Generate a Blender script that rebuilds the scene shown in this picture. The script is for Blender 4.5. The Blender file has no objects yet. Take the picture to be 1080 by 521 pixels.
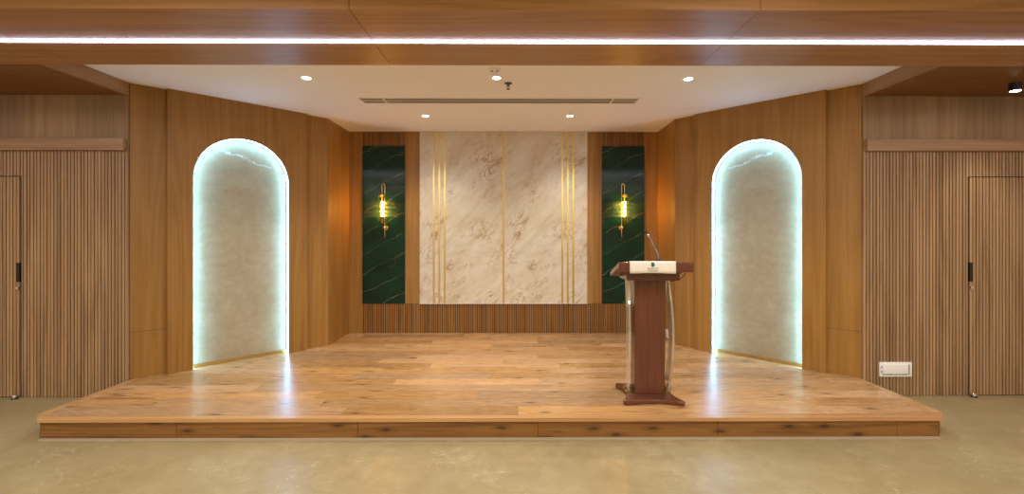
import bpy, bmesh, math, random
from mathutils import Vector, Matrix
random.seed(7)
S = bpy.context.scene
COL = S.collection
PI = math.pi

# ------------------------------------------------------------------ helpers
def tag(o, label=None, cat=None, group=None, kind=None):
    if label: o['label'] = label
    if cat: o['category'] = cat
    if group: o['group'] = group
    if kind: o['kind'] = kind
    return o

def empty(name, loc, rz=0.0):
    o = bpy.data.objects.new(name, None)
    o.empty_display_size = 0.1
    COL.objects.link(o)
    o.location = loc
    o.rotation_euler = (0, 0, rz)
    return o

class MB:
    """collects shapes into one mesh"""
    def __init__(s, f=None):
        s.bm = bmesh.new()
        s.f = f or (lambda p: p)
    def v(s, p):
        return s.bm.verts.new(s.f(Vector(p)))
    def face(s, vs):
        try:
            return s.bm.faces.new(vs)
        except ValueError:
            return None
    def box(s, x0, x1, y0, y1, z0, z1):
        c = [s.v((x, y, z)) for x in (x0, x1) for y in (y0, y1) for z in (z0, z1)]
        for q in ((0, 1, 3, 2), (4, 6, 7, 5), (0, 4, 5, 1), (2, 3, 7, 6), (0, 2, 6, 4), (1, 5, 7, 3)):
            s.face([c[i] for i in q])
        return s
    def bbox(s, x0, x1, y0, y1, z0, z1, r=0.004, seg=2):
        """box with rounded edges"""
        t = bmesh.new()
        m = Matrix.LocRotScale(Vector(((x0+x1)/2, (y0+y1)/2, (z0+z1)/2)), None, Vector((x1-x0, y1-y0, z1-z0)))
        bmesh.ops.create_cube(t, size=1, matrix=m)
        bmesh.ops.bevel(t, geom=t.edges[:], offset=r, segments=seg, affect='EDGES', profile=0.6)
        s.join(t)
        return s
    def join(s, t):
        mp = {}
        for v in t.verts: mp[v] = s.v(v.co)
        for f in t.faces: s.face([mp[v] for v in f.verts])
        t.free()
    def prism(s, pts, z0, z1):
        a = [s.v((p[0], p[1], z0)) for p in pts]
        b = [s.v((p[0], p[1], z1)) for p in pts]
        n = len(pts)
        for i in range(n): s.face([a[i], a[(i+1) % n], b[(i+1) % n], b[i]])
        s.face(a[::-1]); s.face(b)
        return s
    def prism_yz(s, pts, x0, x1):
        a = [s.v((x0, p[0], p[1])) for p in pts]
        b = [s.v((x1, p[0], p[1])) for p in pts]
        n = len(pts)
        for i in range(n): s.face([a[i], a[(i+1) % n], b[(i+1) % n], b[i]])
        s.face(a[::-1]); s.face(b)
        return s
    def prism_xz(s, pts, y0, y1):
        a = [s.v((p[0], y0, p[1])) for p in pts]
        b = [s.v((p[0], y1, p[1])) for p in pts]
        n = len(pts)
        for i in range(n): s.face([a[i], a[(i+1) % n], b[(i+1) % n], b[i]])
        s.face(a[::-1]); s.face(b)
        return s
    def lathe(s, prof, cx=0, cy=0, n=24, axis='z', at=0.0):
        """prof: list of (r, h) from one end to the other; closed with caps"""
        rings = []
        for r, h in prof:
            ring = []
            for k in range(n):
                a = 2*PI*k/n
                if axis == 'z': p = (cx + r*math.cos(a), cy + r*math.sin(a), at + h)
                elif axis == 'y': p = (cx + r*math.cos(a), at + h, cy + r*math.sin(a))
                else: p = (at + h, cx + r*math.cos(a), cy + r*math.sin(a))
                ring.append(s.v(p))
            rings.append(ring)
        for i in range(len(rings)-1):
            for k in range(n):
                s.face([rings[i][k], rings[i][(k+1) % n], rings[i+1][(k+1) % n], rings[i+1][k]])
        s.face(rings[0][::-1]); s.face(rings[-1])
        return s
    def ball(s, c, r, n=16):
        prof = [(max(1e-4, r*math.sin(PI*i/n)), -r*math.cos(PI*i/n)) for i in range(n+1)]
        return s.lathe(prof, c[0], c[1], n, 'z', c[2])
    def tube(s, pts, r, n=10):
        pts = [Vector(p) for p in pts]
        rs = r if isinstance(r, (list, tuple)) else [r]*len(pts)
        up = None
        rings = []
        for i, p in enumerate(pts):
            t = (pts[min(i+1, len(pts)-1)] - pts[max(i-1, 0)]).normalized()
            if up is None:
                up = Vector((0, 0, 1)) if abs(t.z) < .9 else Vector((1, 0, 0))
            a = (up - t*up.dot(t)).normalized()
            up = a
            b = t.cross(a)
            rings.append([s.v(p + (a*math.cos(2*PI*k/n) + b*math.sin(2*PI*k/n))*rs[i]) for k in range(n)])
        for i in range(len(rings)-1):
            for k in range(n):
                s.face([rings[i][k], rings[i][(k+1) % n], rings[i+1][(k+1) % n], rings[i+1][k]])
        s.face(rings[0][::-1]); s.face(rings[-1])
        return s
    def build(s, name, mat, parent=None, smooth=False, kind=None, autosmooth=None):
        bmesh.ops.recalc_face_normals(s.bm, faces=s.bm.faces[:])
        me = bpy.data.meshes.new(name)
        s.bm.to_mesh(me); s.bm.free()
        me.materials.append(mat)
        o = bpy.data.objects.new(name, me)
        COL.objects.link(o)
        if parent: o.parent = parent
        if smooth:
            for p in me.polygons: p.use_smooth = True
        if autosmooth:
            for p in me.polygons: p.use_smooth = True
            me.set_sharp_from_angle(angle=autosmooth)
        if kind: o['kind'] = kind
        return o

def smooth_path(pts, n=8):
    """Catmull-Rom through the points"""
    P = [Vector(p) for p in pts]
    P = [P[0]*2-P[1]] + P + [P[-1]*2-P[-2]]
    out = []
    for i in range(1, len(P)-2):
        for k in range(n):
            t = k/n
            a, b, c, d = P[i-1], P[i], P[i+1], P[i+2]
            out.append(0.5*((2*b) + (c-a)*t + (2*a-5*b+4*c-d)*t*t + (-a+3*b-3*c+d)*t**3))
    out.append(P[-2])
    return out

# ------------------------------------------------------------------ materials
class N:
    def __init__(s, name):
        s.m = bpy.data.materials.new(name)
        s.m.use_nodes = True
        s.t = s.m.node_tree
        s.b = s.t.nodes['Principled BSDF']
        s.out = s.t.nodes['Material Output']
        s.tc = None
    def n(s, typ, **kw):
        nd = s.t.nodes.new(typ)
        for k, v in kw.items(): setattr(nd, k, v)
        return nd
    def l(s, a, b): s.t.links.new(a, b)
    def setin(s, sock, v):
        if isinstance(v, bpy.types.NodeSocket): s.l(v, sock)
        elif isinstance(v, (tuple, list)) and len(v) == 3 and sock.type == 'RGBA': sock.default_value = (*v, 1)
        else: sock.default_value = v
    def coord(s):
        if not s.tc: s.tc = s.n('ShaderNodeTexCoord')
        return s.tc.outputs['Object']
    def map(s, vec, scale=(1, 1, 1), rot=(0, 0, 0), loc=(0, 0, 0)):
        m = s.n('ShaderNodeMapping')
        s.l(vec, m.inputs['Vector'])
        m.inputs['Scale'].default_value = scale
        m.inputs['Rotation'].default_value = rot
        m.inputs['Location'].default_value = loc
        return m.outputs[0]
    def noise(s, vec, scale, detail=4, rough=.55, dist=0.0):
        t = s.n('ShaderNodeTexNoise')
        s.l(vec, t.inputs['Vector'])
        t.inputs['Scale'].default_value = scale
        t.inputs['Detail'].default_value = detail
        t.inputs['Roughness'].default_value = rough
        t.inputs['Distortion'].default_value = dist
        return t.outputs['Fac']
    def math(s, op, a, b=0.0, c=0.0, clamp=False):
        m = s.n('ShaderNodeMath', operation=op, use_clamp=clamp)
        for i, x in enumerate((a, b, c)): s.setin(m.inputs[i], x)
        return m.outputs[0]
    def mix(s, f, a, b, blend='MIX'):
        m = s.n('ShaderNodeMix', data_type='RGBA', blend_type=blend)
        s.setin(m.inputs[0], f); s.setin(m.inputs[6], a); s.setin(m.inputs[7], b)
        return m.outputs[2]
    def ramp(s, f, stops):
        r = s.n('ShaderNodeValToRGB')
        e = r.color_ramp.elements
        while len(e) < len(stops): e.new(.5)
        for el, (p, c) in zip(e, stops):
            el.position = p
            el.color = (c, c, c, 1) if isinstance(c, (int, float)) else (*c, 1)
        s.l(f, r.inputs[0])
        return r.outputs[0]
    def sep(s, vec):
        x = s.n('ShaderNodeSeparateXYZ'); s.l(vec, x.inputs[0]); return x.outputs
    def comb(s, x, y, z):
        c = s.n('ShaderNodeCombineXYZ')
        for i, q in enumerate((x, y, z)): s.setin(c.inputs[i], q)
        return c.outputs[0]
    def wnoise(s, vec):
        w = s.n('ShaderNodeTexWhiteNoise'); s.l(vec, w.inputs['Vector']); return w.outputs
    def bump(s, h, strength=.2, dist=.002):
        b = s.n('ShaderNodeBump')
        b.inputs['Strength'].default_value = strength
        b.inputs['Distance'].default_value = dist
        s.l(h, b.inputs['Height'])
        s.l(b.outputs[0], s.b.inputs['Normal'])
    def base(s, c): s.setin(s.b.inputs['Base Color'], c)
    def set(s, **kw):
        nm = dict(rough='Roughness', metal='Metallic', spec='Specular IOR Level', trans='Transmission Weight', ior='IOR',
                  coat='Coat Weight', coatr='Coat Roughness', aniso='Anisotropic', anir='Anisotropic Rotation')
        for k, v in kw.items(): s.setin(s.b.inputs[nm[k]], v)
        return s

def plain(name, col, rough=.5, metal=0.0, spec=.5, var=.04, vs=40):
    n = N(name)
    f = n.noise(n.coord(), vs, 3)
    n.base(n.mix(f, tuple(c*(1-var) for c in col), tuple(min(1, c*(1+var)) for c in col)))
    n.set(rough=rough, metal=metal, spec=spec)
    return n.m

def emit(name, col, strength):
    n = N(name)
    n.base((0.8, 0.8, 0.8))
    n.setin(n.b.inputs['Emission Color'], col)
    n.b.inputs['Emission Strength'].default_value = strength
    return n.m

def veneer(name, light, mid, dark, grain='z', rough=.38, panel=0.0, off=0.0, knots=False):
    """wood veneer: cathedral contours plus fine streaks, stretched along the grain"""
    n = N(name)
    co = n.coord()
    st = {'z': (1, 1, .07), 'x': (.07, 1, 1), 'y': (1, .07, 1)}[grain]
    st2 = {'z': (1, 1, .02), 'x': (.02, 1, 1), 'y': (1, .02, 1)}[grain]
    v1 = n.map(co, st, loc=(off, off*.7, off*.3))
    lo = n.noise(v1, 3.0, 2, .45)
    ring = n.math('SINE', n.math('MULTIPLY', lo, 70.0))
    ring = n.math('MULTIPLY_ADD', ring, .5, .5)
    fine = n.noise(n.map(co, st2), 95, 5, .65)
    med = n.noise(n.map(co, st2), 16, 3, .6)
    f = n.math('ADD', n.math('MULTIPLY', ring, .12), n.math('ADD', n.math('MULTIPLY', fine, .36), n.math('MULTIPLY', med, .54)))
    c = n.ramp(f, [(.28, dark), (.5, mid), (.74, light)])
    # thin dark pores
    por = n.noise(n.map(co, st2), 210, 2, .5)
    c = n.mix(n.ramp(por, [(.62, 0.0), (.72, .35)]), c, tuple(x*.55 for x in dark))
    if knots:
        kx, ky, kz = n.sep(co)
        kn = n.n('ShaderNodeTexVoronoi', feature='F1', voronoi_dimensions='2D')
        n.l(n.comb(n.math('MULTIPLY', kx, .75), n.math('MULTIPLY_ADD', kz, 2.4, .2), 0.0), kn.inputs['Vector'])
        kn.inputs['Scale'].default_value = 3.0
        kd = n.math('ADD', kn.outputs['Distance'], n.math('MULTIPLY', n.math('SUBTRACT', n.noise(co, 30, 3), .5), .12))
        c = n.mix(n.ramp(kd, [(.0, .95), (.05, .8), (.10, .3), (.24, 0.0)]), c, (.045, .016, .006))
        stv = n.noise(n.map(co, (.10, 1, 1.4)), 16, 5, .62, 1.2)
        c = n.mix(n.ramp(stv, [(.57, 0.0), (.66, .7)]), c, (.09, .036, .012))
    if panel:
        x = n.sep(co)
        if grain == 'z':
            k = n.math('FLOOR', n.math('DIVIDE', n.math('ADD', x[0], n.math('MULTIPLY', x[1], .6)), panel))
        else:
            k = n.math('FLOOR', n.math('DIVIDE', x[1], panel))
        w = n.wnoise(n.comb(k, 3.7, 1.1))[0]
        hs = n.n('ShaderNodeHueSaturation')
        n.setin(hs.inputs['Value'], n.math('MULTIPLY_ADD', w, .24, .88))
        n.l(c, hs.inputs['Color'])
        c = hs.outputs[0]
    n.base(c)
    n.set(rough=rough, spec=.4)
    n.bump(fine, .08, .001)
    return n.m

def planks(name, width=.165, length=1.2825, y0=3.285, tones=None, rough=.27):
    n = N(name)
    co = n.coord()
    x, y, z = n.sep(co)
    row = n.math('FLOOR', n.math('DIVIDE', n.math('SUBTRACT', y, y0), width))
    ro = n.wnoise(n.comb(row, 11.3, .5))[0]
    xs = n.math('DIVIDE', n.math('ADD', x, n.math('MULTIPLY', ro, length)), length)
    colm = n.math('FLOOR', xs)
    rnd = n.wnoise(n.comb(row, colm, 2.2))
    val = rnd[0]
    rv = n.sep(rnd[1])
    # grain per plank
    gx = n.math('MULTIPLY_ADD', rv[0], 37.0, x)
    gy = n.math('MULTIPLY_ADD', rv[1], 19.0, y)
    g = n.comb(gx, gy, 0.0)
    fine = n.noise(n.map(g, (.035, 1, 1)), 150, 4, .6)
    med = n.noise(n.map(g, (.07, 1, 1)), 34, 4, .55, .4)
    lo = n.noise(n.map(g, (.22, 1, 1)), 5.0, 2, .5, .3)
    ring = n.math('MULTIPLY_ADD', n.math('SINE', n.math('MULTIPLY', lo, 70.0)), .5, .5)
    f = n.math('ADD', n.math('MULTIPLY', ring, .10), n.math('ADD', n.math('MULTIPLY', fine, .34), n.math('MULTIPLY', med, .56)))
    tones = tones or [(.26, (.30, .14, .052)), (.48, (.475, .26, .103)), (.72, (.60, .365, .165))]
    c = n.ramp(f, tones)
    # knots and dark mineral streaks
    kn = n.n('ShaderNodeTexVoronoi', feature='F1', voronoi_dimensions='2D')
    n.l(n.map(g, (.55, 1.7, 1)), kn.inputs['Vector'])
    kn.inputs['Scale'].default_value = 3.0
    kd = n.math('ADD', kn.outputs['Distance'], n.math('MULTIPLY', n.math('SUBTRACT', n.noise(g, 30, 3), .5), .10))
    kon = n.math('GREATER_THAN', n.sep(kn.outputs['Color'])[0], .55)
    c = n.mix(n.math('MULTIPLY', n.ramp(kd, [(.0, .95), (.035, .8), (.07, .25), (.17, 0.0)]), kon), c, (.075, .03, .014))
    stv = n.noise(n.map(g, (.10, 1, 1)), 11, 5, .62, 1.0)
    c = n.mix(n.ramp(stv, [(.60, 0.0), (.68, .75)]), c, (.20, .085, .034))
    hs = n.n('ShaderNodeHueSaturation')
    n.setin(hs.inputs['Value'], n.math('MULTIPLY_ADD', val, .46, .71))
    n.setin(hs.inputs['Saturation'], n.math('MULTIPLY_ADD', rv[2], .16, .90))
    n.l(c, hs.inputs['Color'])
    c = hs.outputs[0]
    # joints
    fy = n.math('FRACT', n.math('DIVIDE', n.math('SUBTRACT', y, y0), width))
    ey = n.math('MULTIPLY', n.math('MINIMUM', fy, n.math('SUBTRACT', 1.0, fy)), width)
    fx = n.math('FRACT', xs)
    ex = n.math('MULTIPLY', n.math('MINIMUM', fx, n.math('SUBTRACT', 1.0, fx)), length)
    e = n.math('MINIMUM', ex, ey)
    j = n.math('LESS_THAN', e, .0013)
    c = n.mix(n.math('MULTIPLY', j, .7), c, (.12, .055, .022))
    n.base(c)
    n.set(rough=n.math('MULTIPLY_ADD', fine, .12, rough-.05), spec=.5)
    n.bump(n.math('SUBTRACT', n.math('MULTIPLY', fine, .3), j), .12, .001)
    return n.m

def m_floor():
    n = N('beige_marble_floor')
    co = n.coord()
    x, y, z = n.sep(co)
    big = n.noise(co, 1.1, 4, .6, .4)
    mot = n.noise(co, 9, 5, .6, .3)
    c = n.ramp(n.math('ADD', n.math('MULTIPLY', big, .55), n.math('MULTIPLY', mot, .45)),
               [(.3, (.27, .205, .098)), (.5, (.335, .26, .134)), (.7, (.41, .335, .19))])
    w = n.noise(n.map(co, (1.0, 1.9, 1), (0, 0, .6)), 3.2, 5, .55, 1.4)
    v = n.math('ABSOLUTE', n.math('SUBTRACT', w, .5))
    msk = n.ramp(n.noise(co, 2.3, 2), [(.48, 0.0), (.62, 1.0)])
    vein = n.math('MULTIPLY', n.ramp(v, [(0.0, .42), (.009, 0.0)]), msk)
    c = n.mix(vein, c, (.78, .70, .52))
    # large slabs with hairline joints
    def joint(q, size, offv):
        f = n.math('FRACT', n.math('DIVIDE', n.math('ADD', q, offv), size))
        return n.math('MULTIPLY', n.math('MINIMUM', f, n.math('SUBTRACT', 1.0, f)), size)
    j = n.math('LESS_THAN', n.math('MINIMUM', joint(x, 1.2, .42), joint(y, 1.2, .1)), .0012)
    c = n.mix(n.math('MULTIPLY', j, .3), c, (.30, .23, .13))
    n.base(c)
    n.set(rough=n.math('MULTIPLY_ADD', mot, .12, .27), spec=.5)
    return n.m

def m_cream():
    n = N('cream_marble')
    x, y, z = n.sep(n.coord())
    # two matching slabs either side of the middle strip
    xs = n.math('SUBTRACT', x, n.math('MULTIPLY', n.math('GREATER_THAN', x, 0.0), 1.09))
    co = n.comb(xs, 0.0, z)
    di = n.map(n.map(co, rot=(0, -.75, 0)), (1.25, 1.0, .55))        # drawn out along the rising diagonal
    big = n.noise(di, 3.0, 6, .62, .8)
    c = n.ramp(big, [(.30, (.53, .415, .26)), (.46, (.645, .555, .40)), (.64, (.72, .66, .53))])
    w = n.noise(di, 4.4, 8, .66, 1.3)
    v = n.math('ABSOLUTE', n.math('SUBTRACT', w, .52))
    msk = n.ramp(n.noise(n.map(co, loc=(3, 1, 7)), 3.4, 4, .6), [(.51, 0.0), (.63, 1.0)])
    c = n.mix(n.math('MULTIPLY', n.ramp(v, [(0.0, .95), (.010, .6), (.04, 0.0)]), msk), c, (.36, .18, .07))
    w2 = n.noise(n.map(di, loc=(5, 0, 2)), 3.2, 7, .62, .9)
    v2 = n.math('ABSOLUTE', n.math('SUBTRACT', w2, .5))
    c = n.mix(n.ramp(v2, [(0.0, .42), (.007, .1), (.02, 0.0)]), c, (.45, .29, .15))
    sp = n.noise(n.map(di, loc=(9, 4, 1)), 6.5, 6, .7, .6)
    c = n.mix(n.ramp(sp, [(.62, 0.0), (.70, .75)]), c, (.46, .245, .11))
    n.base(c)
    n.set(rough=.22, spec=.5)
    return n.m

def m_green():
    n = N('green_marble')
    x, y, z = n.sep(n.coord())
    co = n.comb(x, 0.0, z)
    big = n.noise(co, 3.0, 4, .6)
    c = n.ramp(big, [(.3, (.0025, .016, .009)), (.7, (.004, .040, .022))])
    # thin pale veins rising to one side
    wob = n.math('MULTIPLY', n.math('SUBTRACT', n.noise(co, 3.3, 5, .55), .5), .20)
    wob2 = n.math('MULTIPLY', n.math('SUBTRACT', n.noise(co, 16, 3, .6), .5), .025)
    t = n.math('ADD', n.math('ADD', z, wob2), n.math('ADD', n.math('MULTIPLY', x, -.52), wob))
    k = n.math('DIVIDE', t, .265)
    fr = n.math('FRACT', k)
    d = n.math('MULTIPLY', n.math('MINIMUM', fr, n.math('SUBTRACT', 1.0, fr)), .265)
    br = n.noise(n.map(co, loc=(2, 5, 1)), 2.4, 3, .6)
    a = n.math('MULTIPLY', n.ramp(d, [(0.0, .9), (.0022, .6), (.006, 0.0)]), n.ramp(br, [(.40, .12), (.60, .9)]))
    c = n.mix(a, c, (.24, .23, .12))
    t2 = n.math('ADD', z, n.math('ADD', n.math('MULTIPLY', x, -.9), n.math('MULTIPLY', n.math('SUBTRACT', n.noise(n.map(co, loc=(7, 0, 3)), 2.6, 4), .5), .5)))
    f2 = n.math('FRACT', n.math('DIVIDE', t2, .43))
    d2 = n.math('MULTIPLY', n.math('MINIMUM', f2, n.math('SUBTRACT', 1.0, f2)), .43)
    c = n.mix(n.math('MULTIPLY', n.ramp(d2, [(0.0, .5), (.004, 0.0)]), n.ramp(n.noise(co, 4), [(.45, 0.0), (.6, 1.0)])), c, (.22, .24, .14))
    n.base(c)
    # drawn-out gloss: the lamps smear sideways on the slab
    n.set(rough=.16, spec=.14)
    gl = n.n('ShaderNodeBsdfAnisotropic')
    gl.inputs['Roughness'].default_value = .25
    gl.inputs['Anisotropy'].default_value = .88
    n.l(n.comb(0.0, 0.0, 1.0), gl.inputs['Tangent'])
    mx = n.n('ShaderNodeMixShader'); mx.inputs[0].default_value = .020
    n.l(n.b.outputs[0], mx.inputs[1]); n.l(gl.outputs[0], mx.inputs[2]); n.l(mx.outputs[0], n.out.inputs['Surface'])
    return n.m

def m_niche():
    n = N('beige_niche_marble')
    x, y, z = n.sep(n.n('ShaderNodeNewGeometry').outputs['Position'])
    ax = n.math('ABSOLUTE', x)
    co = n.comb(ax, 0.0, z)
    big = n.noise(co, 2.6, 5, .65, .6)
    mot = n.noise(co, 16, 6, .7, .4)
    c = n.ramp(n.math('ADD', n.math('MULTIPLY', big, .5), n.math('MULTIPLY', mot, .5)),
               [(.28, (.29, .21, .105)), (.5, (.37, .285, .155)), (.72, (.455, .37, .225))])
    sp = n.noise(co, 34, 3, .6)
    c = n.mix(n.ramp(sp, [(.64, 0.0), (.74, .5)]), c, (.36, .21, .07))
    # one white vein across the head of the slab
    wv = n.math('MULTIPLY', n.math('SUBTRACT', n.noise(co, 8, 6, .65), .5), .24)
    ln = n.math('SUBTRACT', z, n.math('ADD', wv, n.math('MULTIPLY_ADD', ax, .40, 1.175)))
    d = n.math('ABSOLUTE', ln)
    def fade(a, b):
        m = n.n('ShaderNodeMapRange'); n.l(ax, m.inputs[0])
        m.inputs[1].default_value = a; m.inputs[2].default_value = b
        return m.outputs[0]
    seg = n.math('MULTIPLY', fade(2.42, 2.58), fade(2.86, 2.76))
    seg = n.math('MULTIPLY', seg, n.ramp(n.noise(co, 13, 3), [(.36, .25), (.52, 1.0)]))
    c = n.mix(n.math('MULTIPLY', n.ramp(d, [(0.0, .8), (.004, .5), (.014, 0.0)]), seg), c, (.80, .80, .74))
    n.base(c)
    n.set(rough=.45, spec=.4)
    return n.m

WL, WM, WD = (.385, .203, .052), (.32, .160, .035), (.23, .105, .019)
M = {}
M['wall_wood'] = veneer('walnut_veneer_wall', WL, WM, WD, 'z', .42, .48)
M['hall_wood'] = veneer('walnut_veneer_hall', (.36, .225, .100), (.29, .172, .070), (.20, .11, .040), 'z', .42, .44, 2.0)  # greyer copy of the wall veneer: cool hall light put into its colour
M['slat_wood'] = veneer('walnut_slats', (.44, .285, .155), (.36, .218, .112), (.19, .105, .05), 'z', .48, .030)  # greyed too, the cool light on the side walls painted in
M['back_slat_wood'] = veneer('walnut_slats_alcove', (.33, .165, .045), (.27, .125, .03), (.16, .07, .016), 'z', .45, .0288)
M['slat_gap'] = plain('dark_groove_backing', (.035, .016, .006), .8)
M['board_wood'] = veneer('walnut_board', (.42, .255, .13), (.34, .195, .092), (.21, .11, .048), 'x', .42)
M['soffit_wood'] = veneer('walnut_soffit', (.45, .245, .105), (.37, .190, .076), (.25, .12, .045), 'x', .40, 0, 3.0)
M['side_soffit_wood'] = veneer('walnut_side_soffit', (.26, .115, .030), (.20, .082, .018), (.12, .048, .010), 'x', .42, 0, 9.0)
M['edge_wood'] = veneer('walnut_edge_board', (.42, .25, .12), (.34, .19, .085), (.22, .115, .046), 'y', .42)
M['deck'] = planks('oak_plank_floor')
M['nosing'] = veneer('oak_nosing', (.58, .34, .145), (.49, .265, .108), (.34, .16, .06), 'x', .3, 0, 4.0)
M['riser'] = veneer('oak_riser_board', (.30, .145, .042), (.225, .100, .026), (.09, .036, .012), 'x', .33, 0, 5.0, True)
M['floor'] = m_floor()
M['cream'] = m_cream()
M['green'] = m_green()
M['niche'] = m_niche()
M['white_paint'] = plain('white_ceiling_paint', (.92, .90, .86), .8, var=.015, vs=3)
M['wall_paint'] = plain('warm_wall_paint', (.62, .50, .36), .8, var=.02, vs=3)
M['gold'] = plain('polished_brass', (.78, .57, .15), .30, 1.0)
M['gold_trim'] = plain('bronze_skirting', (.52, .30, .08), .32, .85)
M['jamb'] = plain('arch_jamb', (.62, .55, .55), .5)
M['strip'] = plain('beige_strip', (.42, .35, .24), .5)
M['arch_led'] = emit('arch_led_strip', (.22, .58, 1.05), 52.0)
M['beam_led'] = emit('line_led_diffuser', (.74, .76, 1.0), 20.0)
M['black'] = plain('black_satin', (.012, .012, .013), .4)
M['dark_grey'] = plain('dark_grey_metal', (.10, .095, .10), .35, .6)
M['neck'] = plain('grey_gooseneck_metal', (.26, .25, .30), .32, .8)
M['chrome'] = plain('chrome', (.80, .80, .80), .12, 1.0)
M['white_plastic'] = plain('white_plastic', (.86, .85, .84), .35)
M['grey_alu'] = plain('grey_aluminium', (.34, .30, .25), .45, .5)
M['red_wood'] = None
M['lamp_disc'] = emit('downlight_lens', (1.0, .93, .80), 14.0)
M['filament'] = emit('warm_filament', (1.0, .50, .13), 210.0)
M['cloth'] = plain('white_cloth', (.80, .75, .66), .85, var=.05, vs=90)
M['teal'] = plain('teal_print', (.03, .14, .15), .8)
M['grey_print'] = plain('grey_print', (.20, .15, .15), .8)

def m_redwood():
    n = N('reddish_mahogany')
    co = n.coord()
    f = n.noise(n.map(co, (1, 1, .05)), 40, 4, .6)
    n.base(n.ramp(f, [(.3, (.095, .024, .010)), (.7, (.145, .040, .017))]))
    n.set(rough=.24, spec=.5, coat=.3, coatr=.12)
    return n.m
M['red_wood'] = m_redwood()

def m_acrylic():
    n = N('clear_acrylic')
    n.base((1.0, .94, .78))  # cream body and cut transmission stand in for bright reflections in clear sheet
    n.set(rough=.03, trans=.74, ior=1.47)
    return n.m
M['acrylic'] = m_acrylic()

def m_thin_glass():
    n = N('thin_amber_glass')
    tr = n.n('ShaderNodeBsdfTransparent'); tr.inputs[0].default_value = (1.0, .90, .66, 1)
    gl = n.n('ShaderNodeBsdfGlossy'); gl.inputs['Roughness'].default_value = .08; gl.inputs[0].default_value = (1, .85, .55, 1)
    fr = n.n('ShaderNodeFresnel'); fr.inputs[0].default_value = 1.35
    mx = n.n('ShaderNodeMixShader')
    n.l(fr.outputs[0], mx.inputs[0]); n.l(tr.outputs[0], mx.inputs[1]); n.l(gl.outputs[0], mx.inputs[2])
    n.l(mx.outputs[0], n.out.inputs['Surface'])
    return n.m
M['thin_glass'] = m_thin_glass()

# ------------------------------------------------------------------ dimensions (metres)
PZ = .15                       # platform top
CZ = 2.811                     # white ceilings
BZ = 2.697                     # wood soffits
XS = 3.295                     # stage edge / recess edge
YW = 4.094                     # slatted wall plane
XA, YA, YB = 2.04, 5.36, 6.02  # alcove
YBM0, YBM1 = 2.52, 3.353       # beam
XR = 7.0                       # side walls of the room
YR = -5.0                      # wall behind the camera

# ------------------------------------------------------------------ setting
MB().box(-XR, XR, YR, 6.3, -.1, 0).build('floor', M['floor'], kind='structure')
MB().box(-XS-.03, XS+.03, YBM1-.02, 6.2, CZ, CZ+.08).build('ceiling', M['white_paint'], kind='structure')
MB().box(-XR, XR, YR, YBM0+.02, CZ, CZ+.08).build('ceiling_hall', M['white_paint'], kind='structure')
MB().box(-XR-.1, -XR, YR, 4.4, 0, CZ).build('wall_side_left', M['wall_paint'], kind='structure')
MB().box(XR, XR+.1, YR, 4.4, 0, CZ).build('wall_side_right', M['wall_paint'], kind='structure')
MB().box(-XR, XR, YR-.1, YR, 0, CZ).build('wall_rear', M['wall_paint'], kind='structure')

# dropped timber beam: four-millimetre seams between its panels
b = MB()
seams = [-XR, -5.29, -3.02, -.75, 1.53, 3.80, XR]
for a, c in zip(seams[:-1], seams[1:]):
    for y0, y1 in ((YBM0, 2.918), (2.956, YBM1)):
        b.box(a+.002, c-.002, y0, y1, BZ, BZ+.018)
    b.box(a+.002, c-.002, YBM0, YBM0+.018, BZ+.018, CZ)
b.box(-XR, XR, YBM1-.012, YBM1, BZ+.018, CZ)
beam = b.build('beam', M['soffit_wood'], kind='structure')
MB().box(-XR, XR, YBM0+.02, YBM1-.014, BZ+.04, BZ+.06).build('beam_backing', M['slat_gap'], beam)

for sx, nm in ((-1, 'left'), (1, 'right')):
    f = lambda p, sx=sx: Vector((p.x*sx, p.y, p.z))
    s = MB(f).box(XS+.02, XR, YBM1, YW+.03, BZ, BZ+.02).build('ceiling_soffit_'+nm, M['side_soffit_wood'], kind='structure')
    MB(f).box(XS, XS+.02, YBM1, YW+.03, BZ, CZ).build('soffit_edge_board', M['edge_wood'], s)

# line light in the beam
led = empty('linear_led_light', (0, 2.937, BZ))
tag(led, 'long thin white LED line running the full length of the wooden ceiling beam', 'ceiling light')
MB().box(-XR+.02, XR-.02, -.0105, .0105, -.008, .004).build('diffuser', M['beam_led'], led)
m = MB()
m.box(-XR+.02, XR-.02, -.019, -.0108, -.001, .03); m.box(-XR+.02, XR-.02, .0108, .019, -.001, .03); m.box(-XR+.02, XR-.02, -.017, .017, .02, .03)
m.build('channel', M['grey_alu'], led)

# ---- slatted side walls
SLAT_B, SLAT_T = .004, 2.21
DX0, DX1, DZ = 4.237, 5.14, 1.966
def slats(mb, x0, x1, z0, z1, y0, y1):
    """vertical slats on a 30 mm pitch fixed to the stage edge"""
    k0 = int(math.floor((x0-XS)/.030)) - 1
    k1 = int(math.ceil((x1-XS)/.030)) + 1
    for k in range(k0, k1):
        g = .0100 if k % 2 else .0078
        a, c = max(x0, XS+k*.030), min(x1, XS+(k+1)*.030-g)
        if c-a > .004: mb.box(a, c, y0, y1, z0, z1)

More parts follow.
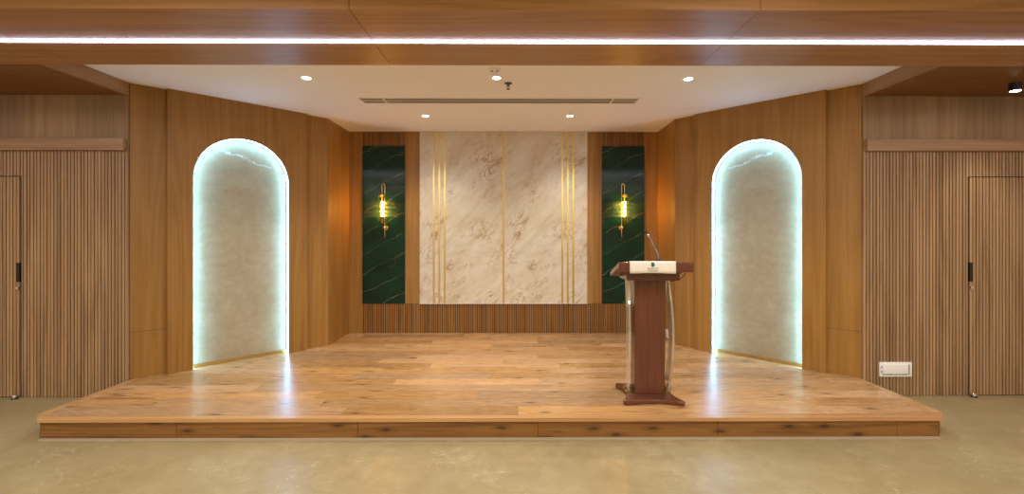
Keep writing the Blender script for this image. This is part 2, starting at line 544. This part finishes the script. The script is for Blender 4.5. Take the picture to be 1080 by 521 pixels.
for sx, nm, di in ((-1, 'left', 1), (1, 'right', 2)):
    f = lambda p, sx=sx: Vector((p.x*sx, p.y, p.z))
    w = MB(f).box(XS, XR, YW, YW+.1, 0, CZ).build('wall_slatted_'+nm, M['slat_gap'], kind='structure')
    mb = MB(f)
    slats(mb, XS, DX0, SLAT_B, SLAT_T, YW-.016, YW)
    slats(mb, DX0, DX1, DZ+.009, SLAT_T, YW-.016, YW)
    slats(mb, DX1+.004, XR, SLAT_B, SLAT_T, YW-.016, YW)
    mb.build('slat_cladding', M['slat_wood'], w)
    mb = MB(f)
    mb.box(XS, XR, YW-.012, YW, SLAT_T, BZ)
    mb.build('upper_panel', M['hall_wood'], w)
    # flush door hidden in the slats
    d = MB(f).box(DX0+.003, DX1, YW-.006, YW-.001, .008, DZ).build('door_%d' % di, M['slat_gap'], kind='structure')
    tag(d, 'flush slatted wooden door with a black pull handle, ' + ('farther from the lectern' if sx < 0 else 'on the lectern side'), 'door')
    mb = MB(f); slats(mb, DX0+.008, DX1, .008, DZ, YW-.018, YW-.006); mb.build('door_slats', M['slat_wood'], d)
    hx = 4.262
    MB(f).bbox(hx-.014, hx+.014, YW-.026, YW-.004, 1.030, 1.200, .004).build('pull_handle', M['black'], d)
    MB(f).lathe([(.012, 0), (.012, .012), (.009, .016)], hx, .975, 16, 'y', YW-.032).build('lock', M['chrome'], d, autosmooth=.6)
    # boxed pelmet over the slats
    p = MB(f).bbox(XS+.012, 6.5, YW-.05, YW-.013, 2.198, 2.306, .002, 1).build('pelmet_board', M['board_wood'])
    tag(p, 'horizontal wooden pelmet board across the top of the slatted wall ' + ('without the white plate' if sx < 0 else 'with the white plate'), 'pelmet')
    # floor stop
    ds = empty('door_stop', (4.255*sx, YW-.055, 0))
    tag(ds, 'small chrome door stop under the slatted door ' + ('farther from the lectern' if sx < 0 else 'nearer the lectern'), 'door stop')
    MB().lathe([(.024, 0), (.024, .004), (.020, .012)], 0, 0, 20).build('base', M['black'], ds, autosmooth=.6)
    MB().lathe([(.017, .012), (.019, .022), (.015, .034), (.006, .040)], 0, 0, 20).build('cap', M['chrome'], ds, autosmooth=.6)

# ---- splayed walls with arched lit niches
H2 = math.sqrt(.5)
U0, U1, UL = .262, 1.520, 1.776
AU0, AU1, ASP = .459, 1.323, 1.998       # arch opening and spring line
AC, AR = (AU0+AU1)/2, (AU1-AU0)/2
VP, VB = .05, -.025                      # face of the proud panel, face of the niche slab
def arch_pts(r_off=0.0, n=40, z0=PZ):
    R = AR + r_off
    pts = [(AC-R, z0)]
    for i in range(n+1):
        a = PI - PI*i/n
        pts.append((AC + R*math.cos(a), ASP + R*math.sin(a)))
    pts.append((AC+R, z0))
    return pts

for sx, nm in ((-1, 'left'), (1, 'right')):
    def F(p, sx=sx):    # (u along wall, v out of the wall, z)
        x = -XS + p.x*H2 + p.y*H2
        y = 4.10 + p.x*H2 - p.y*H2
        return Vector((x*(-sx), y, p.z))
    # wall body (recessed margins) with the hole for the niche
    w = MB(F).box(0, U0+.02, -.04, 0, 0, CZ).box(U1-.02, UL, -.04, 0, 0, CZ).build('wall_splay_'+nm, M['wall_wood'], kind='structure')
    MB(F).box(.001, U0, -.001, .0006, .571, .5735).build('panel_joint', M['slat_gap'], w)
    # proud face panel with arched opening
    mb = MB(F)
    ap = arch_pts()
    f_in, b_in = [], []
    n = len(ap)
    # front sheet: strips from the arch outline to the panel's edges
    def sheet(v):
        ring = [mb.v((u, v, z)) for u, z in ap]
        def outer(i):
            u, z = ap[i]
            if i == 0: return (U0, PZ)
            if i == n-1: return (U1, PZ)
            a = PI - PI*(i-1)/(n-3)
            cx, cz = math.cos(a), math.sin(a)
            # ray from the arch centre to the rectangle
            ts = []
            if cx < -1e-6: ts.append((U0-AC)/cx)
            if cx > 1e-6: ts.append((U1-AC)/cx)
            if cz > 1e-6: ts.append((CZ-ASP)/cz)
            t = min(ts)
            return (AC+cx*t, ASP+cz*t)
        out = [mb.v((*((outer(i)[0], v, outer(i)[1])),)) for i in range(n)]
        for i in range(n-1): mb.face([ring[i], ring[i+1], out[i+1], out[i]])
        # corners
        for i in range(n-1):
            (ua, za), (ub, zb) = outer(i), outer(i+1)
            if abs(ua-U0) < 1e-6 and abs(zb-CZ) < 1e-6 and za < CZ-1e-6: mb.face([out[i], out[i+1], mb.v((U0, v, CZ))])
            if abs(ub-U1) < 1e-6 and abs(za-CZ) < 1e-6 and zb < CZ-1e-6: mb.face([out[i], out[i+1], mb.v((U1, v, CZ))])
        return ring
    sheet(VP)
    mb.box(U0, U0+.001, 0, VP, PZ-.1, CZ); mb.box(U1-.001, U1, 0, VP, PZ-.1, CZ)
    pan = mb.build('arch_panel', M['wall_wood'], w)
    # jamb lining of the opening
    mb = MB(F)
    a1 = [mb.v((u, VP-.0005, z)) for u, z in arch_pts(0, 48)]
    a2 = [mb.v((u, VB-.01, z)) for u, z in arch_pts(0, 48)]
    for i in range(len(a1)-1): mb.face([a1[i], a1[i+1], a2[i+1], a2[i]])
    mb.build('jamb_lining', M['jamb'], w)
    # the lit niche itself
    t = empty('arched_niche', F(Vector((AC, VB, PZ))))
    side = 'the one nearest the lectern' if sx > 0 else 'the one farther from the lectern'
    tag(t, 'tall arched marble niche rimmed with LED light, ' + side, 'wall niche', 'arched niches on the angled walls')
    o = t.location
    FL = lambda p: F(p) - o
    mb = MB(FL)
    pts = arch_pts(.004, 48, PZ+.03)
    fr = [mb.v((u, VB, z)) for u, z in pts]; bk = [mb.v((u, VB-.015, z)) for u, z in pts]
    mb.face(fr); mb.face(bk[::-1])
    for i in range(len(fr)): mb.face([fr[i], fr[(i+1) % len(fr)], bk[(i+1) % len(fr)], bk[i]])
    slab = mb.build('marble_slab', M['niche'], t)
    mb = MB(FL)
    p0, p1 = arch_pts(-.0005, 48, PZ+.004), arch_pts(-.0020, 48, PZ+.004)
    v0, v1 = VP-.042, VP-.018
    q = [[mb.v((u, v, z)) for u, z in pp] for pp, v in ((p0, v0), (p0, v1), (p1, v1), (p1, v0))]
    for i in range(len(p0)-1):
        for k in range(4): mb.face([q[k][i], q[k][i+1], q[(k+1) % 4][i+1], q[(k+1) % 4][i]])
    mb.build('led_strip', M['arch_led'], t)
    MB(FL).box(AU0+.002, AU1-.002, VB, VB+.012, PZ+.001, PZ+.032).build('skirting', M['gold_trim'], t)
    # alcove return wall
    f = lambda p, sx=sx: Vector((p.x*sx, p.y, p.z))
    MB(f).prism([(XA, YA), (XA, YB+.03), (XA+.06, YB+.03), (XA+.06, YA+.06)], 0, CZ).build('wall_alcove_'+nm, M['wall_wood'], kind='structure')

# ---- alcove back wall
w = MB().box(-XA-.06, XA+.06, YB+.012, YB+.1, 0, CZ).build('wall_back', M['slat_gap'], kind='structure')
mb = MB()
GX0, GX1 = 1.300, 1.862          # green slab, each side
GZ0, GZ1 = .545, 2.622
for sx in (-1, 1):
    for a, c in ((GX1, XA), (1.105, GX0)):
        x0, x1 = sorted((a*sx, c*sx))
        mb.box(x0, x1, YB, YB+.012, GZ0-.006 if a == 1.105 else PZ, CZ)
mb.build('upright_panel', M['wall_wood'], w)
mb = MB()
k = -int(GX1/.029)
def bslats(x0, x1, z0, z1):
    k = math.floor(x0/.0288)
    while k*.0288 < x1:
        g = .0095 if k % 2 else .007
        a, c = max(x0, k*.0288), min(x1, (k+1)*.0288-g)
        if c-a > .004: mb.box(a, c, YB-.002, YB+.012, z0, z1)
        k += 1
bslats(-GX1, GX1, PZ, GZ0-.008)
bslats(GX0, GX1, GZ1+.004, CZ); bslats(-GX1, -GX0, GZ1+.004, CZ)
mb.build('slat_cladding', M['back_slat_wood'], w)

# cream marble feature panel with brass inlays
t = empty('marble_feature_panel', (0, YB, GZ0))
tag(t, 'large cream marble panel with brass strips in the middle of the back wall', 'wall panel')
MB().bbox(-1.105, 1.105, -.022, .011, 0, CZ-GZ0-.001, .003, 1).build('marble_slab', M['cream'], t)
for x in (-.918, -.846, -.774, 0.0, .774, .846, .918):
    MB().box(x-.0105, x+.0105, -.026, -.020, .001, CZ-GZ0-.002).build('brass_strip', M['gold'], t)
MB().box(-1.105, 1.105, -.024, .0, -.006, 0).build('base_edge', M['white_plastic'], t)

for sx in (-1, 1):
    g = MB().bbox(-.281, .281, -.010, -.0025, 0, GZ1-GZ0, .002, 1).build('green_marble_panel', M['green'])
    g.location = (1.581*sx, YB, GZ0)
    tag(g, 'narrow dark green veined marble panel, ' + ('partly hidden by the lectern' if sx > 0 else 'the one farther from the lectern'), 'wall panel', 'green marble panels of the back wall')

# ---- brass wall lamps
for sx in (-1, 1):
    LY = 5.945
    t = empty('wall_sconce', (1.583*sx, YB-.008, 1.54))
    tag(t, 'brass wall lamp with glowing glass tube, ' + ('the one above the lectern' if sx > 0 else 'the one farther from the lectern'), 'wall lamp', 'tubular wall lamps')
    dy = LY-(YB-.008)
    rx = -.037*sx
    pts = [(rx, dy, -.123), (rx, dy, .2), (rx, dy, .50)]
    pts = [(rx, dy, -.123 + .66*i/8) for i in range(9)]
    for i in range(1, 12):
        a = PI*i/12
        pts.append((rx/2 + rx/2*math.cos(a), dy, .545 + abs(rx)/2*1.6*math.sin(a)))
    pts += [(0, dy, .545), (0, dy, .47), (0, dy, .43)]
    MB().tube(pts, .0055, 10).build('stem', M['gold'], t, smooth=True)
    mb = MB(); mb.ball((rx, dy, 0), .020); mb.tube([(rx, dy, 0), (rx, 0, 0)], .006); mb.lathe([(.026, 0), (.026, .006)], rx, 0, 20, 'y', -.007)
    mb.build('mount', M['gold'], t, autosmooth=.6)
    mb = MB()
    mb.lathe([(.030, .405), (.044, .405), (.044, .43), (.030, .436)], 0, dy, 24)
    mb.build('cap', M['gold'], t, autosmooth=.5)
    # open glass cylinder, two walls
    mb = MB()
    for r in (.044,):
        lo = [mb.v((r*math.cos(2*PI*k/32), dy+r*math.sin(2*PI*k/32), .058)) for k in range(32)]
        hi = [mb.v((r*math.cos(2*PI*k/32), dy+r*math.sin(2*PI*k/32), .412)) for k in range(32)]
        for k in range(32): mb.face([lo[k], lo[(k+1) % 32], hi[(k+1) % 32], hi[k]])
    mb.build('glass_shade', M['thin_glass'], t, smooth=True)
    MB().tube([(0, dy, .06), (0, dy, .43)], .006, 8).build('lamp_rod', M['gold'], t, smooth=True)
    for z in (.325, .274, .217, .167):
        MB().lathe([(.004, -.020), (.013, -.014), (.0165, 0), (.013, .014), (.004, .020)], 0, dy, 16, 'z', z).build('bulb', M['filament'], t, smooth=True)

# ------------------------------------------------------------------ stage platform
OUT = [(-3.29, 3.31), (-3.205, 3.225), (3.205, 3.225), (3.29, 3.31), (3.29, 4.096), (2.045, 5.355), (2.045, 6.018), (-2.045, 6.018), (-2.045, 5.355), (-3.29, 4.096)]
st = empty('stage_platform', (0, 3.225, 0))
tag(st, 'low raised stage of orange-brown oak planks with a plank riser', 'stage')
off = Vector((0, 3.225, 0))
IN = [(-3.235, 3.335), (-3.18, 3.28), (3.18, 3.28), (3.235, 3.335), (3.235, 4.13), (2.06, 5.33), (2.06, 6.01), (-2.06, 6.01), (-2.06, 5.33), (-3.235, 4.13)]
DK = [(-3.235, 3.335), (-3.18, 3.28), (3.18, 3.28), (3.235, 3.335), (3.235, 4.207), (2.043, 5.414), (2.043, 6.018), (-2.043, 6.018), (-2.043, 5.414), (-3.235, 4.207)]
d = MB().prism(DK, PZ-.02, PZ).build('deck', M['deck'], st)
d.location = -off       # its own coordinates are the room's
# nosing: front and side strips with mitred corners
mb = MB()
o4 = [(-3.29, 4.096), (-3.29, 3.31), (-3.205, 3.225), (3.205, 3.225), (3.29, 3.31), (3.29, 4.096)]
i4 = [(-3.236, 4.15), (-3.236, 3.335), (-3.181, 3.2805), (3.181, 3.2805), (3.236, 3.335), (3.236, 4.15)]
t0 = [mb.v((*p, PZ)) for p in o4]; t1 = [mb.v((*p, PZ)) for p in i4]
b0 = [mb.v((*p, PZ-.026)) for p in o4]; b1 = [mb.v((*p, PZ-.026)) for p in i4]
for i in range(5):
    mb.face([t0[i], t0[i+1], t1[i+1], t1[i]]); mb.face([b0[i], b1[i], b1[i+1], b0[i+1]])
    mb.face([t0[i], b0[i], b0[i+1], t0[i+1]]); mb.face([t1[i], t1[i+1], b1[i+1], b1[i]])
mb.face([t0[0], t1[0], b1[0], b0[0]]); mb.face([t0[5], b0[5], b1[5], t1[5]])
n_ = mb.build('nosing', M['nosing'], st); n_.location = -off
rs = [-3.195, -2.235, -.952, .330, 1.613, 2.895, 3.195]
for i, (a, c) in enumerate(zip(rs[:-1], rs[1:])):
    r = MB().bbox(a+.001, c-.001, 3.238, 3.256, .003, PZ-.027, .0012, 1).build('riser_board', M['riser'], st)
    r.location = -off
for sx in (-1, 1):
    mb = MB(lambda p, sx=sx: Vector((p.x*sx, p.y, p.z)))
    mb.prism([(3.196, 3.238), (3.278, 3.318), (3.262, 3.322), (3.196, 3.257)], .003, PZ-.027)
    mb.prism([(3.278, 3.318), (3.278, 4.09), (3.262, 4.09), (3.262, 3.318)], .003, PZ-.027)
    r = mb.build('side_riser', M['riser'], st); r.location = -off
q = MB().box(-3.19, 3.19, 3.214, 3.238, .0, .008).build('floor_strip', M['strip'], st); q.location = -off
MB().box(-3.15, 3.15, .04, .8, .002, PZ-.03).build('frame_box', M['slat_gap'], st)

# ------------------------------------------------------------------ lectern
LR = math.radians(-3.4)
LE = empty('lectern', (1.235, 3.655, PZ), LR)
tag(LE, 'reddish mahogany lectern with clear acrylic side bands standing on the stage', 'lectern')
# four-pointed foot with concave sides and rounded tips
def foot(hw, hd, cav_x, cav_y, rt, n=10):
    pts = []
    corners = [(-1, -1), (1, -1), (1, 1), (-1, 1)]
    for i, (a, c) in enumerate(corners):
        px, py = a*hw, c*hd
        a2, c2 = corners[(i+1) % 4]
        qx, qy = a2*hw, c2*hd
        # rounded tip
        ang0 = {0: PI, 1: 1.5*PI, 2: 0, 3: .5*PI}[i]
        for k in range(6):
            an = ang0 + .5*PI*k/5
            pts.append((px - a*rt + rt*math.cos(an), py - c*rt + rt*math.sin(an)))
        for k in range(1, n):
            t = k/n
            s = math.sin(PI*t)**1.3
            x, y = px*(1-t)+qx*t, py*(1-t)+qy*t
            if i == 0: y += cav_y*s
            if i == 1: x -= cav_x*s
            if i == 2: y -= cav_y*s
            if i == 3: x += cav_x*s
            if t > .07 and t < .93: pts.append((x, y))
    return pts
mb = MB(); mb.prism(foot(.232, .212, .060, .038, .022), 0.001, .036)
o = mb.build('foot_plate', M['red_wood'], LE)
bv = o.modifiers.new('b', 'BEVEL'); bv.width = .006; bv.segments = 2; bv.limit_method = 'ANGLE'; bv.angle_limit = .9
# column
mb = MB()
c0 = [(-.117, -.050), (.117, -.050), (.117, .130), (-.117, .130)]
c1 = [(-.122, -.055), (.122, -.055), (.122, .130), (-.122, .130)]
A = [mb.v((*p, .036)) for p in c0]; Bv = [mb.v((*p, .948)) for p in c1]
for i in range(4): mb.face([A[i], A[(i+1) % 4], Bv[(i+1) % 4], Bv[i]])
mb.face(A[::-1]); mb.face(Bv)
o = mb.build('column', M['red_wood'], LE)
bv = o.modifiers.new('b', 'BEVEL'); bv.width = .003; bv.segments = 2
# bowed acrylic bands with brass feet
for sx in (-1, 1):
    mb = MB()
    npt = 28
    rows = []
    for i in range(npt+1):
        t = i/npt
        z = .040 + t*.912
        yc = .055 - .105*math.sin(PI*t)
        hw = .062
        xx = sx*(.158 + .010*math.sin(PI*t))
        rows.append([mb.v((xx-.008, yc-hw, z)), mb.v((xx+.008, yc-hw, z)), mb.v((xx+.008, yc+hw, z)), mb.v((xx-.008, yc+hw, z))])
    for i in range(npt):
        for k in range(4): mb.face([rows[i][k], rows[i][(k+1) % 4], rows[i+1][(k+1) % 4], rows[i+1][k]])
    mb.face(rows[0][::-1]); mb.face(rows[-1])
    mb.build('acrylic_band', M['acrylic'], LE, autosmooth=.5)
    for yy in (.008, .098):
        for k in (-1, 1):
            MB().lathe([(.010, 0), (.010, .005), (.007, .007), (.007, .018)], sx*.158+k*.0165, yy, 14, 'z', .036).build('brass_foot', M['gold'], LE, autosmooth=.6)
# wedge box below the desk
SL = -.244
def top_z(y): return 1.093 + (y+.245)*SL
mb = MB()
mb.prism_yz([(-.155, .947), (.175, .940), (.175, top_z(.175)-.040), (-.155, top_z(-.155)-.040)], -.202, .202)
o = mb.build('desk_box', M['red_wood'], LE)
# sloping desk board
th = .037
mb = MB(); mb.prism_yz([(-.236, top_z(-.236)-th), (.190, top_z(.190)-th), (.190, top_z(.190)), (-.236, top_z(-.236))], -.276, .276)
o = mb.build('desk_top', M['red_wood'], LE)
bv = o.modifiers.new('b', 'BEVEL'); bv.width = .004; bv.segments = 2
o = MB().bbox(-.277, .277, -.258, -.234, 1.018, 1.094, .008, 3).build('front_board', M['red_wood'], LE, autosmooth=.7)

def lw(p):   # lectern-local point to the room
    return Matrix.Translation((1.235, 3.655, PZ)) @ Matrix.Rotation(LR, 4, 'Z') @ Vector(p)

# cloth runner over the front board
CL = empty('cloth_runner', lw((-.027, -.25, 1.096)), LR)
tag(CL, 'white printed cloth draped over the front edge of the lectern desk', 'cloth')
mb = MB()
prof = [(-.0145, -.084), (-.0140, -.060), (-.0135, -.030), (-.0132, -.008), (-.0105, .0), (-.002, .0035), (.012, .0025)]
for i in range(1, 8):
    y = .012 + i*.026
    prof.append((y, top_z(-.25+y) - 1.096 + .0025))
nx = 24
g = []
for j, (y, z) in enumerate(prof):
    row = []
    for i in range(nx+1):
        x = -.170 + .340*i/nx
        wv = .0012*math.sin(i*.9+j*.35) if z < -.005 else 0.0
        dz = -.002*math.sin(i*.31+1) if j == 0 else 0.0
        row.append(mb.v((x, y-abs(wv), z+dz)))
    g.append(row)
for j in range(len(prof)-1):
    for i in range(nx): mb.face([g[j][i], g[j][i+1], g[j+1][i+1], g[j+1][i]])
cl = mb.build('cloth', M['cloth'], CL, smooth=True)
so = cl.modifiers.new('s', 'SOLIDIFY'); so.thickness = .002; so.offset = 1
# printed mark and lettering on its front fall
YF = -.0185
mb = MB()
lp = [(-.012, .000), (-.012, .030), (-.004, .032), (.008, .028), (.013, .018), (.012, .006), (.004, -.004), (-.004, -.005)]
mb.prism_xz([(x, z-.033) for x, z in lp], YF-.0006, YF)
mb.build('printed_mark', M['teal'], CL)
def lettering(name, txt, size, x, z, mat, wid):
    cu = bpy.data.curves.new(name, 'FONT')
    cu.body = txt; cu.size = size; cu.align_x = 'CENTER'; cu.extrude = .0003
    to = bpy.data.objects.new(name, cu); COL.objects.link(to)
    bpy.context.view_layer.update()
    me = bpy.data.meshes.new_from_object(to.evaluated_get(bpy.context.evaluated_depsgraph_get()))
    bpy.data.objects.remove(to); bpy.data.curves.remove(cu)
    xs = [v.co.x for v in me.vertices]
    k = wid/(max(xs)-min(xs))
    for v in me.vertices: v.co = Vector((v.co.x*k + x, YF-.0003 - v.co.z, v.co.y + z))
    me.materials.clear(); me.materials.append(mat)
    o = bpy.data.objects.new(name, me); COL.objects.link(o); o.parent = CL
    return o
lettering('lettering', 'RI SATYE', .0185, 0, -.056, M['grey_print'], .078)
lettering('lettering', 'HOTEL SUITE', .0110, 0, -.069, M['black'], .064)

# gooseneck microphone
tz = top_z(-.175)
MI = empty('gooseneck_microphone', lw((.036, -.175, tz+.0065)), LR)
tag(MI, 'slim gooseneck microphone leaning up from the lectern desk', 'microphone')
TL = Matrix.Rotation(math.atan(SL), 3, 'X')
mb = MB(lambda p: TL @ p); mb.lathe([(.048, .0), (.048, .012), (.043, .016), (.016, .020), (.014, .028)], 0, 0, 24)
mb.build('base', M['black'], MI, autosmooth=.6)
pts = smooth_path([(0, 0, .015), (.001, 0, .035), (0, 0, .055), (-.006, .001, .075), (-.016, .003, .096), (-.042, .010, .150), (-.074, .018, .216)], 6)
MB().tube(pts, [.0062 if p.z < .10 else .0050 for p in pts], 10).build('neck', M['neck'], MI, smooth=True)
MB().tube([(-.068, .0165, .204), (-.074, .018, .216), (-.080, .0195, .227)], [.0065, .0085, .0085], 12).build('ferrule', M['chrome'], MI, smooth=True)
MB().tube([(-.078, .019, .224), (-.084, .0205, .234), (-.094, .024, .243), (-.099, .025, .245)], [.009, .011, .011, .007], 12).build('capsule', M['black'], MI, smooth=True)

# black cable slung under the desk and down the side band
CB = MB().tube(smooth_path([lw(p) for p in ((.262, -.10, 1.000), (.250, -.105, .985), (.225, -.11, .962), (.205, -.10, .945), (.170, -.06, .935), (.140, .02, .925),
      (.137, .10, .80), (.137, .145, .55), (.138, .14, .30), (.142, .10, .17), (.150, .03, .13), (.168, .0, .145), (.182, .03, .12), (.186, .07, .07), (.190, .09, .045))], 8), .0032, 8).build('microphone_cable', M['black'], smooth=True)
tag(CB, 'thin black cable looping under the lectern desk and down its side', 'cable')

# ------------------------------------------------------------------ ceiling fittings
def downlight(x, y, label):
    t = empty('downlight', (x, y, CZ))
    tag(t, label, 'ceiling light', 'recessed downlights over the stage')
    mb = MB()
    n = 28
    prof = [(.034, -.001), (.043, -.004), (.046, -.001), (.046, .003)]
    rings = [[mb.v((r*math.cos(2*PI*k/n), r*math.sin(2*PI*k/n), h)) for k in range(n)] for r, h in prof]
    for i in range(3):
        for k in range(n): mb.face([rings[i][k], rings[i][(k+1) % n], rings[i+1][(k+1) % n], rings[i+1][k]])
    mb.build('trim_ring', M['white_plastic'], t, smooth=True)
    MB().lathe([(.035, -.003), (.035, .001)], 0, 0, 24).build('lens', M['lamp_disc'], t)
    L = bpy.data.lights.new('downlight_beam', 'SPOT')
    L.energy = 58; L.color = (1.0, .97, .91); L.spot_size = math.radians(115); L.spot_blend = .9; L.shadow_soft_size = .035
    lo = bpy.data.objects.new('downlight_beam', L); COL.objects.link(lo); lo.parent = t; lo.location = (0, 0, -.03)
downlight(-1.65, 3.96, 'round downlight near the beam, on the side farther from the lectern')
downlight(0.0, 3.95, 'round downlight beside the smoke detector, middle of the front row')
downlight(1.675, 3.97, 'round downlight near the beam, on the lectern side')
downlight(-.87, 5.22, 'round downlight behind the air slot, on the side farther from the lectern')
downlight(.785, 5.22, 'round downlight behind the air slot, on the lectern side')

t = empty('smoke_detector', (-.005, 3.74, CZ))
tag(t, 'round white smoke detector on the ceiling close to the wooden beam', 'smoke detector')
MB().lathe([(.030, -.030), (.040, -.026), (.046, -.014), (.048, 0)], 0, 0, 28).build('housing', M['white_plastic'], t, autosmooth=.6)
for an in (-2.2, -.95):
    MB().ball((.036*math.cos(an), .036*math.sin(an), -.0285), .0065, 8).build('sensor_slot', M['black'], t, smooth=True)
MB().lathe([(.016, -.040), (.022, -.034), (.024, -.028)], 0, 0, 20).build('cap', M['white_plastic'], t, autosmooth=.6)

t = empty('sprinkler_head', (.10, 4.09, CZ))
tag(t, 'small metal sprinkler head hanging from the white ceiling', 'sprinkler')
MB().lathe([(.032, -.006), (.034, -.001), (.034, 0)], 0, 0, 24).build('escutcheon', M['dark_grey'], t, autosmooth=.6)
MB().lathe([(.009, -.030), (.009, -.004)], 0, 0, 12).build('body', M['dark_grey'], t, autosmooth=.6)
mb = MB(); mb.tube([(-.009, 0, -.026), (-.011, 0, -.040), (-.003, 0, -.052)], .003, 8); mb.tube([(.009, 0, -.026), (.011, 0, -.040), (.003, 0, -.052)], .003, 8)
mb.build('frame_arm', M['dark_grey'], t, smooth=True)
MB().lathe([(.015, -.056), (.016, -.053), (.004, -.050)], 0, 0, 16).build('deflector', M['dark_grey'], t, autosmooth=.6)

t = empty('linear_air_diffuser', (0, 4.62, CZ))
tag(t, 'long narrow grey slot air diffuser set in the white stage ceiling', 'air vent')
mb = MB()
for y0, y1 in ((-.09, -.078), (-.006, .006), (.078, .09)): mb.box(-1.40, 1.40, y0, y1, -.006, .002)
mb.box(-1.40, -1.388, -.09, .09, -.006, .002); mb.box(1.388, 1.40, -.09, .09, -.006, .002)
mb.build('frame', M['white_plastic'], t)
mb = MB()
for y in (-.060, -.042, -.024, .024, .042, .060): mb.box(-1.388, 1.388, y-.005, y+.005, -.004, .001)
mb.build('louvre', M['grey_alu'], t)
MB().box(-1.388, 1.388, -.078, .078, -.0015, .002).build('backing', M['dark_grey'], t)
for x in (-1.16, 1.14): MB().box(x-.01, x+.01, -.078, .078, -.006, .002).build('divider', M['white_plastic'], t)

t = empty('surface_spotlight', (4.285, 3.73, BZ))
tag(t, 'black cylinder spotlight under the wooden soffit at the edge of the hall', 'ceiling light')
MB().lathe([(.036, -.062), (.040, -.062), (.040, 0)], 0, 0, 28).build('housing', M['black'], t, autosmooth=.6)
MB().lathe([(.030, -.066), (.034, -.062), (.034, -.060)], 0, 0, 24).build('lens', M['lamp_disc'], t)
L = bpy.data.lights.new('surface_spot_beam', 'SPOT'); L.energy = 25; L.color = (1.0, .85, .66); L.spot_size = math.radians(75); L.spot_blend = .7; L.shadow_soft_size = .03
lo = bpy.data.objects.new('surface_spot_beam', L); COL.objects.link(lo); lo.parent = t; lo.location = (0, 0, -.08)

# ---- plates on the walls
t = empty('wall_socket', (3.578, YW-.016, .24))
tag(t, 'white rectangular cover plate on the slatted wall beside the stage', 'socket plate')
mb = MB()
mb.bbox(-.146, .146, -.012, 0, -.066, .066, .005, 2)
mb.build('plate', M['white_plastic'], t, autosmooth=.7)
MB().bbox(-.118, .110, -.020, -.011, -.040, .048, .003, 2).build('cover', M['white_plastic'], t, autosmooth=.7)
mb = MB(); mb.box(-.118, .108, -.0135, -.011, -.048, -.041); mb.box(.114, .122, -.0135, -.011, -.044, .044); mb.build('shadow_slot', M['dark_grey'], t)
mb = MB(); mb.box(-.134, -.124, -.0135, -.011, .010, .030); mb.box(-.134, -.124, -.0135, -.011, -.030, -.010); mb.build('port', plain('violet_port', (.20, .18, .42), .4), t)

t = empty('wall_socket', (XA, 5.62, PZ+.075))
tag(t, 'small white socket plate low on the alcove wall behind the lectern', 'socket plate')
MB().bbox(-.010, 0, -.043, .043, -.050, .050, .003, 2).build('plate', M['white_plastic'], t, autosmooth=.7)
mb = MB()
for y, z in ((0, .015), (-.012, -.01), (.012, -.01)): mb.box(-.0115, -.009, y-.003, y+.003, z-.006, z+.006)
mb.build('slot', M['dark_grey'], t)

# ------------------------------------------------------------------ lights of the hall
HALL = 38
def panel(x, y, e, size=.6, col=(1.0, .96, .89)):
    L = bpy.data.lights.new('hall_ceiling_panel', 'AREA')
    L.shape = 'DISK'; L.size = size; L.energy = e; L.color = col
    o = bpy.data.objects.new('hall_ceiling_panel', L); COL.objects.link(o)
    o.location = (x, y, CZ-.01)
for x in (-4.6, -1.55, 1.55, 4.6):
    for y in (1.5, -.8, -3.2):
        panel(x, y, HALL)

wd = bpy.data.worlds.new('World'); S.world = wd; wd.use_nodes = True
bg = wd.node_tree.nodes['Background']
bg.inputs[0].default_value = (1.0, .88, .70, 1); bg.inputs[1].default_value = .15

# ------------------------------------------------------------------ camera
cam = bpy.data.cameras.new('camera'); co = bpy.data.objects.new('camera', cam); COL.objects.link(co)
FPX = 480.0
cam.sensor_fit = 'HORIZONTAL'; cam.sensor_width = 36.0
cam.lens = 36.0*FPX/1080
co.location = (.18, 0, PZ+1.30)
YAW = .0052
co.rotation_euler = (PI/2, 0, -YAW)
cam.shift_x = -8.0/1080
cam.shift_y = -13.0/1080
cam.clip_start = .05
S.camera = co

vs = S.view_settings
S.display_settings.display_device = 'sRGB'
vs.view_transform = 'Standard'; vs.look = 'None'; vs.gamma = 1.0; vs.use_curve_mapping = False
vs.exposure = 0.13
S.cycles.use_denoising = True
S.cycles.max_bounces = 10
S.cycles.diffuse_bounces = 5
S.cycles.glossy_bounces = 5
S.cycles.sample_clamp_indirect = 6.0
S.cycles.caustics_reflective = False
S.cycles.caustics_refractive = False
